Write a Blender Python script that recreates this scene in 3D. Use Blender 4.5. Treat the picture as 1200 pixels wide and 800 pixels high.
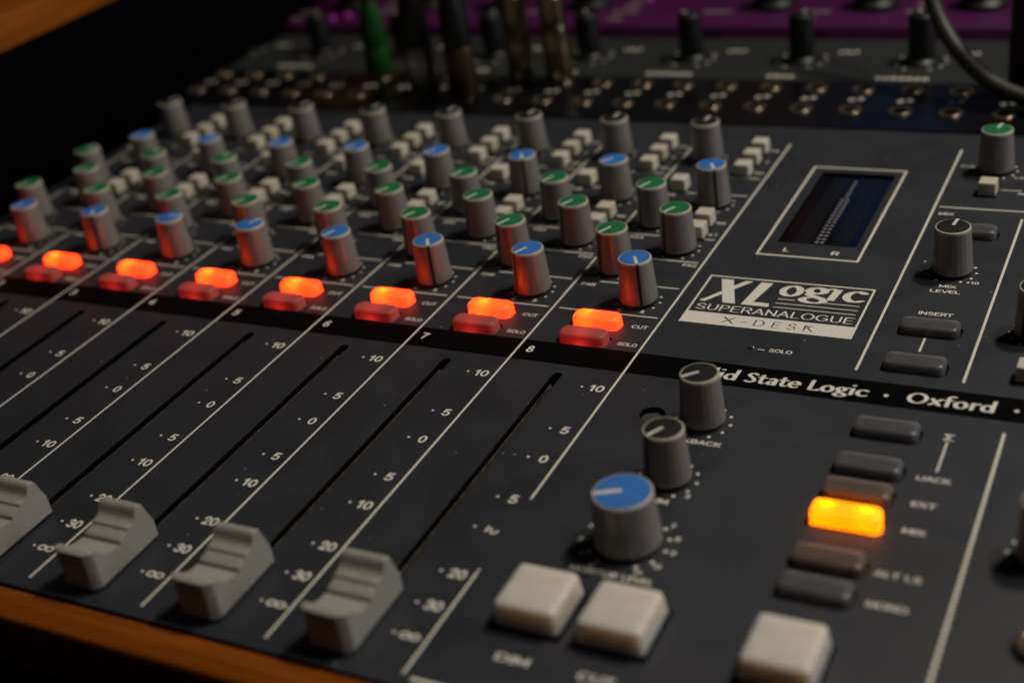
import bpy, math, random
import numpy as np
from mathutils import Matrix, Vector

# ------------------------------------------------------------------ reset
for o in list(bpy.data.objects):
    bpy.data.objects.remove(o)
scene = bpy.context.scene
col = scene.collection
random.seed(7)
MM = 0.001                      # everything below is laid out in millimetres
rad = math.radians

# ------------------------------------------------------------------ camera
cam_data = bpy.data.cameras.new("camera")
cam = bpy.data.objects.new("camera", cam_data)
col.objects.link(cam)
scene.camera = cam
CAM = Vector((135.6, -273.3, 189.5)) * MM
RIGHT = Vector((0.887638, 0.438471, -0.140863))
DOWN = Vector((0.108305, -0.496025, -0.861527))
FWD = Vector((-0.447626, 0.749468, -0.487779))
m = Matrix.Identity(4)
for i in range(3):
    m[i][0] = RIGHT[i]; m[i][1] = -DOWN[i]; m[i][2] = -FWD[i]; m[i][3] = CAM[i]
cam.matrix_world = m
cam_data.sensor_fit = 'HORIZONTAL'
cam_data.sensor_width = 23.5
cam_data.lens = 23.5 * 1578.37 / 1200
cam_data.clip_start = 0.01
cam_data.clip_end = 20
cam_data.dof.use_dof = True
cam_data.dof.focus_distance = 0.372
cam_data.dof.aperture_fstop = 4.9
cam_data.dof.aperture_blades = 0

# ------------------------------------------------------------------ world + lamps
world = bpy.data.worlds.new("World")
scene.world = world
world.use_nodes = True
bg = world.node_tree.nodes['Background']
bg.inputs[0].default_value = (0.85, 0.9, 1.0, 1)
bg.inputs[1].default_value = 0.010


def area_lamp(name, loc, target, size, power, color, shape='DISK', size_y=None):
    d = bpy.data.lights.new(name, 'AREA')
    d.shape = shape
    d.size = size * MM
    if size_y:
        d.size_y = size_y * MM
    d.energy = power
    d.color = color
    o = bpy.data.objects.new(name, d)
    col.objects.link(o)
    o.location = Vector(loc) * MM
    v = (Vector(target) - Vector(loc))
    o.rotation_euler = v.to_track_quat('-Z', 'Y').to_euler()
    return o


area_lamp('ceiling_lamp', (430, 430, 1000), (0, 30, 0), 110, 5.7, (1.0, 0.93, 0.81))
area_lamp('ceiling_lamp', (520, 180, 1050), (0, 30, 0), 110, 2.8, (1.0, 0.93, 0.82))
area_lamp('side_lamp', (950, 330, 330), (0, 0, 0), 260, 1.5, (0.82, 0.86, 1.0))
area_lamp('screen_glow_blue', (-95, 760, 300), (20, 150, 0), 90, 0.0046, (0.12, 0.3, 1.0), 'RECTANGLE', 150)  # unseen blue screen, added where meter glass and jack strip mirror it
area_lamp('red_reflection_lamp', (-205, 760, 300), (10, 150, 0), 90, 0.0016, (1.0, 0.2, 0.08), 'RECTANGLE', 150)  # red lamp added for its reflection only, no screen stands there

vs = scene.view_settings
vs.view_transform = 'Standard'
vs.look = 'None'
vs.exposure = 0
vs.gamma = 1
vs.use_curve_mapping = False
scene.render.engine = 'CYCLES'

# ------------------------------------------------------------------ materials
MATS = {}


def material(name, color, rough=0.5, metal=0.0, var=0.12, vscale=400, bump=0.0, bscale=2500,
             coat=0.0, spec=0.5, emit=None, sss=0.0, trans=0.0, rvar=0.0):
    mt = bpy.data.materials.new(name)
    mt.use_nodes = True
    nt = mt.node_tree
    b = nt.nodes['Principled BSDF']
    tc = nt.nodes.new('ShaderNodeTexCoord')
    nz = nt.nodes.new('ShaderNodeTexNoise')
    nz.inputs['Scale'].default_value = vscale
    nz.inputs['Detail'].default_value = 4
    nt.links.new(tc.outputs['Object'], nz.inputs['Vector'])
    rp = nt.nodes.new('ShaderNodeValToRGB')
    rp.color_ramp.elements[0].position = 0.3
    rp.color_ramp.elements[1].position = 0.7
    c0 = [c * (1 - var) for c in color]
    c1 = [min(1, c * (1 + var)) for c in color]
    rp.color_ramp.elements[0].color = (*c0, 1)
    rp.color_ramp.elements[1].color = (*c1, 1)
    nt.links.new(nz.outputs['Fac'], rp.inputs['Fac'])
    nt.links.new(rp.outputs['Color'], b.inputs['Base Color'])
    b.inputs['Roughness'].default_value = rough
    b.inputs['Metallic'].default_value = metal
    b.inputs['Specular IOR Level'].default_value = spec
    b.inputs['Coat Weight'].default_value = coat
    b.inputs['Coat Roughness'].default_value = 0.15
    if rvar:
        mr = nt.nodes.new('ShaderNodeMapRange')
        mr.inputs['To Min'].default_value = max(0.02, rough - rvar)
        mr.inputs['To Max'].default_value = min(1, rough + rvar)
        nt.links.new(nz.outputs['Fac'], mr.inputs['Value'])
        nt.links.new(mr.outputs['Result'], b.inputs['Roughness'])
    if sss:
        b.inputs['Subsurface Weight'].default_value = min(sss, 1.0)
        b.inputs['Subsurface Radius'].default_value = (1.0, 0.74, 0.52) if name == 'cream_cap' else (1.0, 0.95, 0.92)
        b.inputs['Subsurface Scale'].default_value = 0.008 if name == 'cream_cap' else 0.012
    if trans:
        b.inputs['Transmission Weight'].default_value = trans
    if emit:
        b.inputs['Emission Color'].default_value = (*emit[:3], 1)
        b.inputs['Emission Strength'].default_value = emit[3]
    if bump:
        n2 = nt.nodes.new('ShaderNodeTexNoise')
        n2.inputs['Scale'].default_value = bscale
        n2.inputs['Detail'].default_value = 3
        nt.links.new(tc.outputs['Object'], n2.inputs['Vector'])
        bp = nt.nodes.new('ShaderNodeBump')
        bp.inputs['Strength'].default_value = bump
        bp.inputs['Distance'].default_value = 0.0002
        nt.links.new(n2.outputs['Fac'], bp.inputs['Height'])
        nt.links.new(bp.outputs['Normal'], b.inputs['Normal'])
    MATS[name] = mt
    return mt


def dusty(name, strength=0.5):
    """tiny pale dust specks in the colour, hand smears in the gloss"""
    mt = MATS[name]
    nt = mt.node_tree
    b = nt.nodes['Principled BSDF']
    tc = nt.nodes.new('ShaderNodeTexCoord')

    def math_node(op, v=None):
        n = nt.nodes.new('ShaderNodeMath'); n.operation = op
        if v is not None:
            n.inputs[1].default_value = v
        return n
    for scale, keep, size, amt in ((110, 0.70, 0.075, strength), (330, 0.80, 0.13, strength * 0.6)):
        src = b.inputs['Base Color'].links[0].from_socket
        vo = nt.nodes.new('ShaderNodeTexVoronoi')
        vo.inputs['Scale'].default_value = scale
        nt.links.new(tc.outputs['Object'], vo.inputs['Vector'])
        sep = nt.nodes.new('ShaderNodeSeparateColor')
        nt.links.new(vo.outputs['Color'], sep.inputs['Color'])
        gt = math_node('GREATER_THAN', keep); nt.links.new(sep.outputs['Red'], gt.inputs[0])
        sq = math_node('POWER', 2.0); nt.links.new(sep.outputs['Green'], sq.inputs[0])
        sz = math_node('MULTIPLY', size); nt.links.new(sq.outputs[0], sz.inputs[0])
        lt = math_node('LESS_THAN'); nt.links.new(vo.outputs['Distance'], lt.inputs[0]); nt.links.new(sz.outputs[0], lt.inputs[1])
        mu = math_node('MULTIPLY'); nt.links.new(gt.outputs[0], mu.inputs[0]); nt.links.new(lt.outputs[0], mu.inputs[1])
        m2 = math_node('MULTIPLY', amt); nt.links.new(mu.outputs[0], m2.inputs[0])
        mx = nt.nodes.new('ShaderNodeMix'); mx.data_type = 'RGBA'
        nt.links.new(m2.outputs[0], mx.inputs[0])
        nt.links.new(src, mx.inputs[6])
        mx.inputs[7].default_value = (0.34, 0.33, 0.31, 1)
        nt.links.new(mx.outputs[2], b.inputs['Base Color'])
    sm = nt.nodes.new('ShaderNodeTexNoise')
    sm.inputs['Scale'].default_value = 38
    sm.inputs['Detail'].default_value = 5
    sm.inputs['Distortion'].default_value = 1.2
    nt.links.new(tc.outputs['Object'], sm.inputs['Vector'])
    mr = nt.nodes.new('ShaderNodeMapRange')
    mr.inputs['From Min'].default_value = 0.35
    mr.inputs['From Max'].default_value = 0.65
    mr.inputs['To Min'].default_value = 0.45
    mr.inputs['To Max'].default_value = 0.60
    nt.links.new(sm.outputs['Fac'], mr.inputs['Value'])
    nt.links.new(mr.outputs['Result'], b.inputs['Roughness'])


def lit_cap(name, glow, lens, lens_amount):
    """moulded lens lit from inside: even glow plus light of the diodes below shining through"""
    mt = bpy.data.materials.new(name)
    mt.use_nodes = True
    nt = mt.node_tree
    b = nt.nodes['Principled BSDF']
    out = nt.nodes['Material Output']
    b.inputs['Base Color'].default_value = (*lens, 1)
    b.inputs['Roughness'].default_value = 0.35
    b.inputs['Emission Color'].default_value = (glow[0] / glow[0], glow[1] / glow[0], glow[2] / glow[0], 1)
    b.inputs['Emission Strength'].default_value = glow[0]
    tr = nt.nodes.new('ShaderNodeBsdfTranslucent')
    tr.inputs['Color'].default_value = (*lens, 1)
    mx = nt.nodes.new('ShaderNodeMixShader')
    mx.inputs[0].default_value = lens_amount
    nt.links.new(b.outputs[0], mx.inputs[1])
    nt.links.new(tr.outputs[0], mx.inputs[2])
    nt.links.new(mx.outputs[0], out.inputs['Surface'])
    MATS[name] = mt
    return mt


def wood(name, c0, c1):
    mt = bpy.data.materials.new(name)
    mt.use_nodes = True
    nt = mt.node_tree
    b = nt.nodes['Principled BSDF']
    tc = nt.nodes.new('ShaderNodeTexCoord')
    mp = nt.nodes.new('ShaderNodeMapping')
    mp.inputs['Scale'].default_value = (0.06, 1, 1) if name == 'wood_rail' else (1, 0.06, 1)
    nt.links.new(tc.outputs['Object'], mp.inputs['Vector'])
    nz = nt.nodes.new('ShaderNodeTexNoise')
    nz.inputs['Scale'].default_value = 420
    nz.inputs['Detail'].default_value = 6
    nz.inputs['Distortion'].default_value = 0.6
    nt.links.new(mp.outputs['Vector'], nz.inputs['Vector'])
    rp = nt.nodes.new('ShaderNodeValToRGB')
    rp.color_ramp.elements[0].position = 0.32
    rp.color_ramp.elements[1].position = 0.68
    rp.color_ramp.elements[0].color = (*c0, 1)
    rp.color_ramp.elements[1].color = (*c1, 1)
    nt.links.new(nz.outputs['Fac'], rp.inputs['Fac'])
    nt.links.new(rp.outputs['Color'], b.inputs['Base Color'])
    bp = nt.nodes.new('ShaderNodeBump')
    bp.inputs['Strength'].default_value = 0.25
    bp.inputs['Distance'].default_value = 0.0003
    nt.links.new(nz.outputs['Fac'], bp.inputs['Height'])
    nt.links.new(bp.outputs['Normal'], b.inputs['Normal'])
    b.inputs['Roughness'].default_value = 0.5
    b.inputs['Specular IOR Level'].default_value = 0.2
    MATS[name] = mt
    return mt


material('panel', (0.0208, 0.0222, 0.0285), rough=0.52, var=0.10, vscale=900, bump=0.35, bscale=5200, rvar=0.08)
dusty('panel', 0.85)
material('band', (0.0020, 0.0018, 0.0021), rough=0.6, var=0.2, bump=0.1, bscale=4000, spec=0.04)
material('print_white', (0.74, 0.70, 0.61), rough=0.6, var=0.10, vscale=1500)
material('print_dark', (0.03, 0.03, 0.03), rough=0.6)
material('knob_grey', (0.24, 0.218, 0.206), rough=0.31, var=0.10, vscale=700, bump=0.08, bscale=4000, rvar=0.06, metal=0.08, spec=0.55)
material('knob_rim', (0.50, 0.455, 0.36), rough=0.35, var=0.1)
material('knob_groove', (0.008, 0.008, 0.008), rough=0.5)
material('cap_blue', (0.035, 0.165, 0.50), rough=0.48, var=0.08, bump=0.08)
material('cap_green', (0.010, 0.150, 0.052), rough=0.48, var=0.10, bump=0.08)
material('cap_black', (0.012, 0.012, 0.012), rough=0.45, bump=0.08)
material('pointer_white', (0.62, 0.6, 0.55), rough=0.5)
material('fader_plastic', (0.33, 0.313, 0.28), rough=0.5, var=0.08, vscale=900, bump=0.22, bscale=5000)
material('cream_cap', (0.68, 0.615, 0.53), rough=0.36, var=0.05, bump=0.08, sss=0.9, coat=0.25)
material('small_cap', (0.60, 0.555, 0.45), rough=0.42, var=0.06, bump=0.1)
material('smoke_cap', (0.084, 0.081, 0.084), rough=0.33, var=0.12, bump=0.08, sss=0.9, coat=0.2)
material('smoke_cap_glow_tint', (0.12, 0.083, 0.07), rough=0.33, var=0.12, bump=0.08, sss=0.9, coat=0.2)  # smoke_cap with the amber neighbour's light mixed into its base colour
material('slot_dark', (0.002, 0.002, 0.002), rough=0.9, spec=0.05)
material('grille', (0.045, 0.042, 0.038), rough=0.7, var=0.6, vscale=2500, bump=0.6, bscale=2200)
material('slot_metal', (0.10, 0.085, 0.068), rough=0.45, metal=0.3, var=0.5, vscale=300)
material('meter_glass', (0.003, 0.003, 0.004), rough=0.12, var=0.2, spec=0.6)
material('meter_bar', (0.010, 0.0105, 0.013), rough=0.35, var=0.3)
material('meter_ink', (0.36, 0.36, 0.37), rough=0.6)
material('jack_panel', (0.0045, 0.0045, 0.005), rough=0.24, var=0.2, bump=0.05, spec=0.55)
material('brass', (0.31, 0.24, 0.175), rough=0.2, metal=0.8, var=0.25, vscale=600)
material('nickel', (0.38, 0.36, 0.32), rough=0.28, metal=1.0, var=0.15)
material('gold', (0.36, 0.29, 0.19), rough=0.26, metal=1.0, var=0.2)
material('grey_module', (0.019, 0.021, 0.0205), rough=0.5, var=0.15, bump=0.2, bscale=4500)  # base colour lowered to stand for light falling off at the back
material('black_knob', (0.006, 0.006, 0.0065), rough=0.42, bump=0.1)
material('purple_paint', (0.060, 0.004, 0.050), rough=0.4, var=0.12, bump=0.1)
material('purple_glint', (0.55, 0.05, 0.5), rough=0.15, var=0.05)  # bright magenta colour stands in for specular glints
material('cream_strip', (0.20, 0.17, 0.15), rough=0.5)
material('black_plastic', (0.006, 0.006, 0.006), rough=0.45, bump=0.1)
material('green_plastic', (0.003, 0.062, 0.006), rough=0.4, var=0.15)  # green darkened, the dimmer light back here is put into colour
material('brown_plastic', (0.020, 0.010, 0.006), rough=0.5)
material('copper_shell', (0.085, 0.05, 0.032), rough=0.35, metal=0.7)
material('cable_rubber', (0.028, 0.026, 0.020), rough=0.5, var=0.12, bump=0.15)
material('desk_black', (0.0016, 0.0013, 0.0016), rough=0.85, var=0.2, spec=0.03)
material('led_dark', (0.07, 0.035, 0.03), rough=0.2, coat=0.4)
wood('wood_rail', (0.165, 0.037, 0.0008), (0.25, 0.061, 0.0013))
wood('wood_board', (0.19, 0.048, 0.0010), (0.29, 0.080, 0.002))
lit_cap('cut_lit', (4.0, 0.115, 0.030), (0.9, 0.30, 0.05), 0.45)
lit_cap('solo_cap', (0.012, 0.002, 0.0015), (0.46, 0.145, 0.13), 0.45)  # unlit cap, given a faint red emission of its own
lit_cap('amber_lit', (2.6, 0.45, 0.001), (0.9, 0.55, 0.03), 0.45)


# ------------------------------------------------------------------ mesh helpers
def mesh(name, verts, faces, mats, idx=None, smooth=None):
    me = bpy.data.meshes.new(name)
    me.from_pydata([(v[0] * MM, v[1] * MM, v[2] * MM) for v in verts], [], faces)
    for mt in mats:
        me.materials.append(MATS[mt])
    if idx is not None:
        me.polygons.foreach_set('material_index', idx)
    if smooth is not None:
        me.polygons.foreach_set('use_smooth', [True] * len(faces))
        me.update()
        try:
            me.set_sharp_from_angle(angle=rad(smooth))
        except Exception:
            pass
    me.update()
    return me


def obj(name, me, parent=None, loc=(0, 0, 0), rz=0.0):
    o = bpy.data.objects.new(name, me)
    col.objects.link(o)
    o.location = Vector(loc) * MM
    if rz:
        o.rotation_euler = (0, 0, rz)
    if parent is not None:
        o.parent = parent
    return o


def thing(name, label, cat, loc=(0, 0, 0), group=None, me=None):
    o = obj(name, me, None, loc)
    o['label'] = label
    o['category'] = cat
    if group:
        o['group'] = group
    return o


class MB:
    def __init__(s):
        s.v = []; s.f = []; s.m = []

    def add(s, vs, fs, mi=0):
        k = len(s.v)
        s.v += [tuple(v) for v in vs]
        s.f += [tuple(i + k for i in f) for f in fs]
        s.m += [mi] * len(fs)

    def box(s, x0, y0, z0, x1, y1, z1, mi=0):
        s.add([(x0, y0, z0), (x1, y0, z0), (x1, y1, z0), (x0, y1, z0), (x0, y0, z1), (x1, y0, z1), (x1, y1, z1), (x0, y1, z1)],
              [(0, 3, 2, 1), (4, 5, 6, 7), (0, 1, 5, 4), (1, 2, 6, 5), (2, 3, 7, 6), (3, 0, 4, 7)], mi)

    def rings(s, rings, close_top=True, close_bot=False, mi=0):
        n = len(rings[0]); vs = []; fs = []
        for r in rings:
            vs += r
        for j in range(len(rings) - 1):
            for i in range(n):
                a = j * n + i; b = j * n + (i + 1) % n
                fs.append((a, b, b + n, a + n))
        if close_top:
            fs.append(tuple((len(rings) - 1) * n + i for i in range(n)))
        if close_bot:
            fs.append(tuple(reversed(range(n))))
        s.add(vs, fs, mi)

    def lathe(s, prof, n=32, mi=0, close_top=True, close_bot=False, ribs=0, amp=0.0, rz0=-1e9, rz1=1e9, cx=0, cy=0):
        R = []
        for r, z in prof:
            ring = []
            for i in range(n):
                a = 2 * math.pi * i / n
                q = r
                if ribs and rz0 <= z <= rz1:
                    q = r + amp * math.cos(a * ribs)
                ring.append((cx + q * math.cos(a), cy + q * math.sin(a), z))
            R.append(ring)
        s.rings(R, close_top, close_bot, mi)

    def build(s, name, mats, smooth=None):
        return mesh(name, s.v, s.f, mats, s.m, smooth)


def rrect(w, d, rc, z, n=5, cx=0, cy=0):
    """rounded rectangle ring, counter-clockwise"""
    rc = min(rc, w / 2 - 1e-4, d / 2 - 1e-4)
    pts = []
    for sx, sy, a0 in ((1, 1, 0), (-1, 1, 90), (-1, -1, 180), (1, -1, 270)):
        for i in range(n):
            a = rad(a0 + 90 * i / (n - 1))
            pts.append((cx + sx * (w / 2 - rc) + rc * math.cos(a), cy + sy * (d / 2 - rc) + rc * math.sin(a), z))
    return pts


def pillow(mb, w, d, h, rc, bev, taper=0.0, z0=-1.0, dome=0.0, mi=0, n=5, nb=4, closed=False):
    """moulded key cap: rounded plan, tapered sides, rounded top edge, slightly domed top"""
    R = [rrect(w, d, rc, z0, n)]
    hs = h - bev
    R.append(rrect(w - 2 * taper, d - 2 * taper, rc, hs, n))
    for i in range(1, nb + 1):
        a = rad(90 * i / nb)
        ins = taper + bev * (1 - math.cos(a))
        R.append(rrect(w - 2 * ins, d - 2 * ins, max(0.15, rc - bev * (1 - math.cos(a)) * 0.6), hs + bev * math.sin(a), n))
    ww = w - 2 * (taper + bev); dd = d - 2 * (taper + bev)
    if dome:
        for k, hh in ((0.75, 0.45), (0.45, 0.8), (0.15, 1.0)):
            R.append(rrect(ww * k, dd * k, rc * k * 0.6, h + dome * hh, n))
    mb.rings(R, True, closed, mi)


def curve_mesh(name, outer, holes, thick, mats):
    """flat plate with real cut-outs (filled 2D curve, extruded down by thick)"""
    cu = bpy.data.curves.new(name, 'CURVE')
    cu.dimensions = '2D'
    cu.fill_mode = 'BOTH'
    cu.extrude = thick / 2 * MM
    for poly in [outer] + holes:
        sp = cu.splines.new('POLY')
        sp.points.add(len(poly) - 1)
        for p, q in zip(sp.points, poly):
            p.co = (q[0] * MM, q[1] * MM, 0, 1)
        sp.use_cyclic_u = True
    tmp = bpy.data.objects.new(name, cu)
    col.objects.link(tmp)
    dg = bpy.context.evaluated_depsgraph_get()
    me = bpy.data.meshes.new_from_object(tmp.evaluated_get(dg))
    bpy.data.objects.remove(tmp)
    bpy.data.curves.remove(cu)
    me.name = name
    me.materials.clear()
    for mt in mats:
        me.materials.append(MATS[mt])
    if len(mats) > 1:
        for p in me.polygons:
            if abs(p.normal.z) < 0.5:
                p.material_index = 1  # cut-out walls blackened so the recesses stay dark under side light
    co = np.zeros(len(me.vertices) * 3)
    me.vertices.foreach_get('co', co)
    co[2::3] -= thick / 2 * MM
    me.vertices.foreach_set('co', co)
    me.update()
    return me


# ------------------------------------------------------------------ printed legends
class Print(MB):
    Z = 0.05

    def rect(s, x0, y0, x1, y1, mi=0, z=None):
        z = s.Z if z is None else z
        s.add([(x0, y0, z), (x1, y0, z), (x1, y1, z), (x0, y1, z)], [(0, 1, 2, 3)], mi)

    def disc(s, x, y, r, n=12, mi=0, z=None):
        z = s.Z if z is None else z
        s.add([(x + r * math.cos(2 * math.pi * i / n), y + r * math.sin(2 * math.pi * i / n), z) for i in range(n)], [tuple(range(n))], mi)

    def poly(s, pts, mi=0, z=None):
        z = s.Z if z is None else z
        s.add([(x, y, z) for x, y in pts], [tuple(range(len(pts)))], mi)

    def text(s, t, x0, y0, x1, h, pen=(0.080, 0.075), mi=0):
        """sans lettering fitted between x0 and x1, standing on y0 with the cap height h"""
        gap = 0.06
        adv = sum(MG[c][0] for c in t) - gap
        k = (x1 - x0) / adv
        x = x0 - gap / 2 * k
        for c in t:
            if (c, pen) not in _mono:
                _mono[(c, pen)] = nib_mesh(MG[c][1], pen[0], pen[1], 12, 56) if MG[c][1] else ([], [])
            V, Q = _mono[(c, pen)]
            s.add([(x + u * k, y0 + w * h, s.Z) for u, w in V], Q, mi)
            x += MG[c][0] * k

    def frame(s, x0, y0, x1, y1, w, mi=0):
        s.rect(x0, y0, x1, y0 + w, mi); s.rect(x0, y1 - w, x1, y1, mi)
        s.rect(x0, y0 + w, x0 + w, y1 - w, mi); s.rect(x1 - w, y0 + w, x1, y1 - w, mi)

    def ring_dots(s, cx, cy, R, angles, r=0.42, mi=0):
        for a in angles:
            s.disc(cx + R * math.cos(rad(a)), cy + R * math.sin(rad(a)), r, 10, mi)


# broad-nib lettering for the flared typeface of the name band and the badge
def arc(cx, cy, rx, ry, a0, a1, n=40):
    return [(cx + rx * math.cos(rad(a0 + (a1 - a0) * i / n)), cy + ry * math.sin(rad(a0 + (a1 - a0) * i / n))) for i in range(n + 1)]


def line(*pts, n=24):
    out = []
    for (x0, y0), (x1, y1) in zip(pts, pts[1:]):
        out += [(x0 + (x1 - x0) * i / n, y0 + (y1 - y0) * i / n) for i in range(n + 1)]
    return out


def spline(*p, n=12):
    P = [p[0]] + list(p) + [p[-1]]
    out = []
    for k in range(1, len(P) - 2):
        a, b, c, d = [np.array(P[k + j], float) for j in (-1, 0, 1, 2)]
        for i in range(n + 1):
            t = i / n
            q = 0.5 * (2 * b + (c - a) * t + (2 * a - 5 * b + 4 * c - d) * t * t + (3 * b - a - 3 * c + d) * t ** 3)
            out.append(tuple(q))
    return out


GL = {
    'o': (0.74, [arc(.37, .34, .25, .285, 0, 360, 70)]),
    'O': (1.08, [arc(.54, .5, .41, .44, 0, 360, 90)]),
    'c': (0.66, [arc(.38, .34, .26, .285, 48, 312, 60)]),
    'e': (0.70, [line((.14, .37), (.58, .37)), arc(.37, .34, .25, .285, 8, 310, 60)]),
    'a': (0.66, [arc(.29, .19, .17, .14, 0, 360, 50), line((.49, .46), (.49, .05)), arc(.32, .45, .17, .18, 150, 0, 30)]),
    'd': (0.76, [arc(.34, .33, .23, .275, 0, 360, 60), line((.59, 1.04), (.59, .05))]),
    'f': (0.46, [line((.2, .05), (.2, .82)), arc(.36, .82, .16, .19, 180, 55, 24), line((.05, .62), (.42, .62))]),
    'g': (0.66, [arc(.30, .46, .18, .165, 0, 360, 50), arc(.33, -.07, .25, .15, 0, 360, 60), spline((.2, .31), (.16, .22), (.3, .14), (.48, .07)), line((.45, .56), (.62, .63))]),
    'i': (0.34, [line((.17, .05), (.17, .63)), line((.17, .91), (.17, .96), n=3)]),
    'l': (0.34, [line((.17, .05), (.17, 1.04))]),
    'L': (0.64, [line((.17, .95), (.17, .06)), line((.17, .06), (.56, .06)), line((.56, .06), (.58, .16), n=8)]),
    'r': (0.54, [line((.17, .05), (.17, .63)), arc(.38, .40, .19, .22, 165, 55, 24)]),
    'S': (0.72, [spline((.57, .82), (.42, .94), (.22, .87), (.18, .71), (.36, .55), (.54, .37), (.54, .16), (.36, .05), (.12, .14))]),
    't': (0.48, [spline((.2, .86), (.2, .5), (.2, .2), (.3, .06), (.44, .1)), line((.05, .62), (.42, .62))]),
    'x': (0.72, [line((.15, .62), (.57, .06)), line((.58, .62), (.12, .06))]),
}


def nib_mesh(strokes, a=0.106, b=0.038, ang=14, res=72):
    """sweep an elliptical pen nib along the strokes and return the filled shape as trapezoids"""
    pts = np.array([p for s in strokes for p in s])
    x0, y0 = pts.min(0) - 0.15
    x1, y1 = pts.max(0) + 0.15
    nx = int((x1 - x0) * res) + 1; ny = int((y1 - y0) * res) + 1
    X = np.linspace(x0, x1, nx); Y = np.linspace(y0, y1, ny)
    F = np.full((ny, nx), 9.0)
    ca, sa = math.cos(rad(ang)), math.sin(rad(ang))
    for px, py in pts:
        i0, i1 = np.searchsorted(X, (px - .14, px + .14)); j0, j1 = np.searchsorted(Y, (py - .14, py + .14))
        dx = X[None, i0:i1] - px; dy = Y[j0:j1, None] - py
        u = (dx * ca + dy * sa) / a; w = (-dx * sa + dy * ca) / b
        F[j0:j1, i0:i1] = np.minimum(F[j0:j1, i0:i1], np.sqrt(u * u + w * w) - 1)

    def runs(row):
        ins = row < 0
        out = []
        i = 0
        while i < nx:
            if ins[i]:
                j = i
                while j + 1 < nx and ins[j + 1]:
                    j += 1
                l = X[i] - (X[i] - X[i - 1]) * (-row[i]) / (row[i - 1] - row[i]) if i > 0 else X[i]
                r = X[j] + (X[j + 1] - X[j]) * (-row[j]) / (row[j + 1] - row[j]) if j + 1 < nx else X[j]
                out.append((l, r)); i = j + 1
            else:
                i += 1
        return out
    R = [runs(F[j]) for j in range(ny)]
    V = []; Q = []
    for j in range(ny - 1):
        A, B = R[j], R[j + 1]
        if len(A) == len(B) and all(p[0] < q[1] and q[0] < p[1] for p, q in zip(A, B)):
            for p, q in zip(A, B):
                k = len(V)
                V += [(p[0], Y[j]), (p[1], Y[j]), (q[1], Y[j + 1]), (q[0], Y[j + 1])]
                Q.append((k, k + 1, k + 2, k + 3))
        else:
            ym = Y[j + 1]
            for p in A:
                k = len(V)
                V += [(p[0], Y[j]), (p[1], Y[j]), (p[1], ym), (p[0], ym)]
                Q.append((k, k + 1, k + 2, k + 3))
    return V, Q


def bar(*p):
    return line(*p, n=40)


def stem(x):
    return bar((x, .07), (x, .93))


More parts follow.
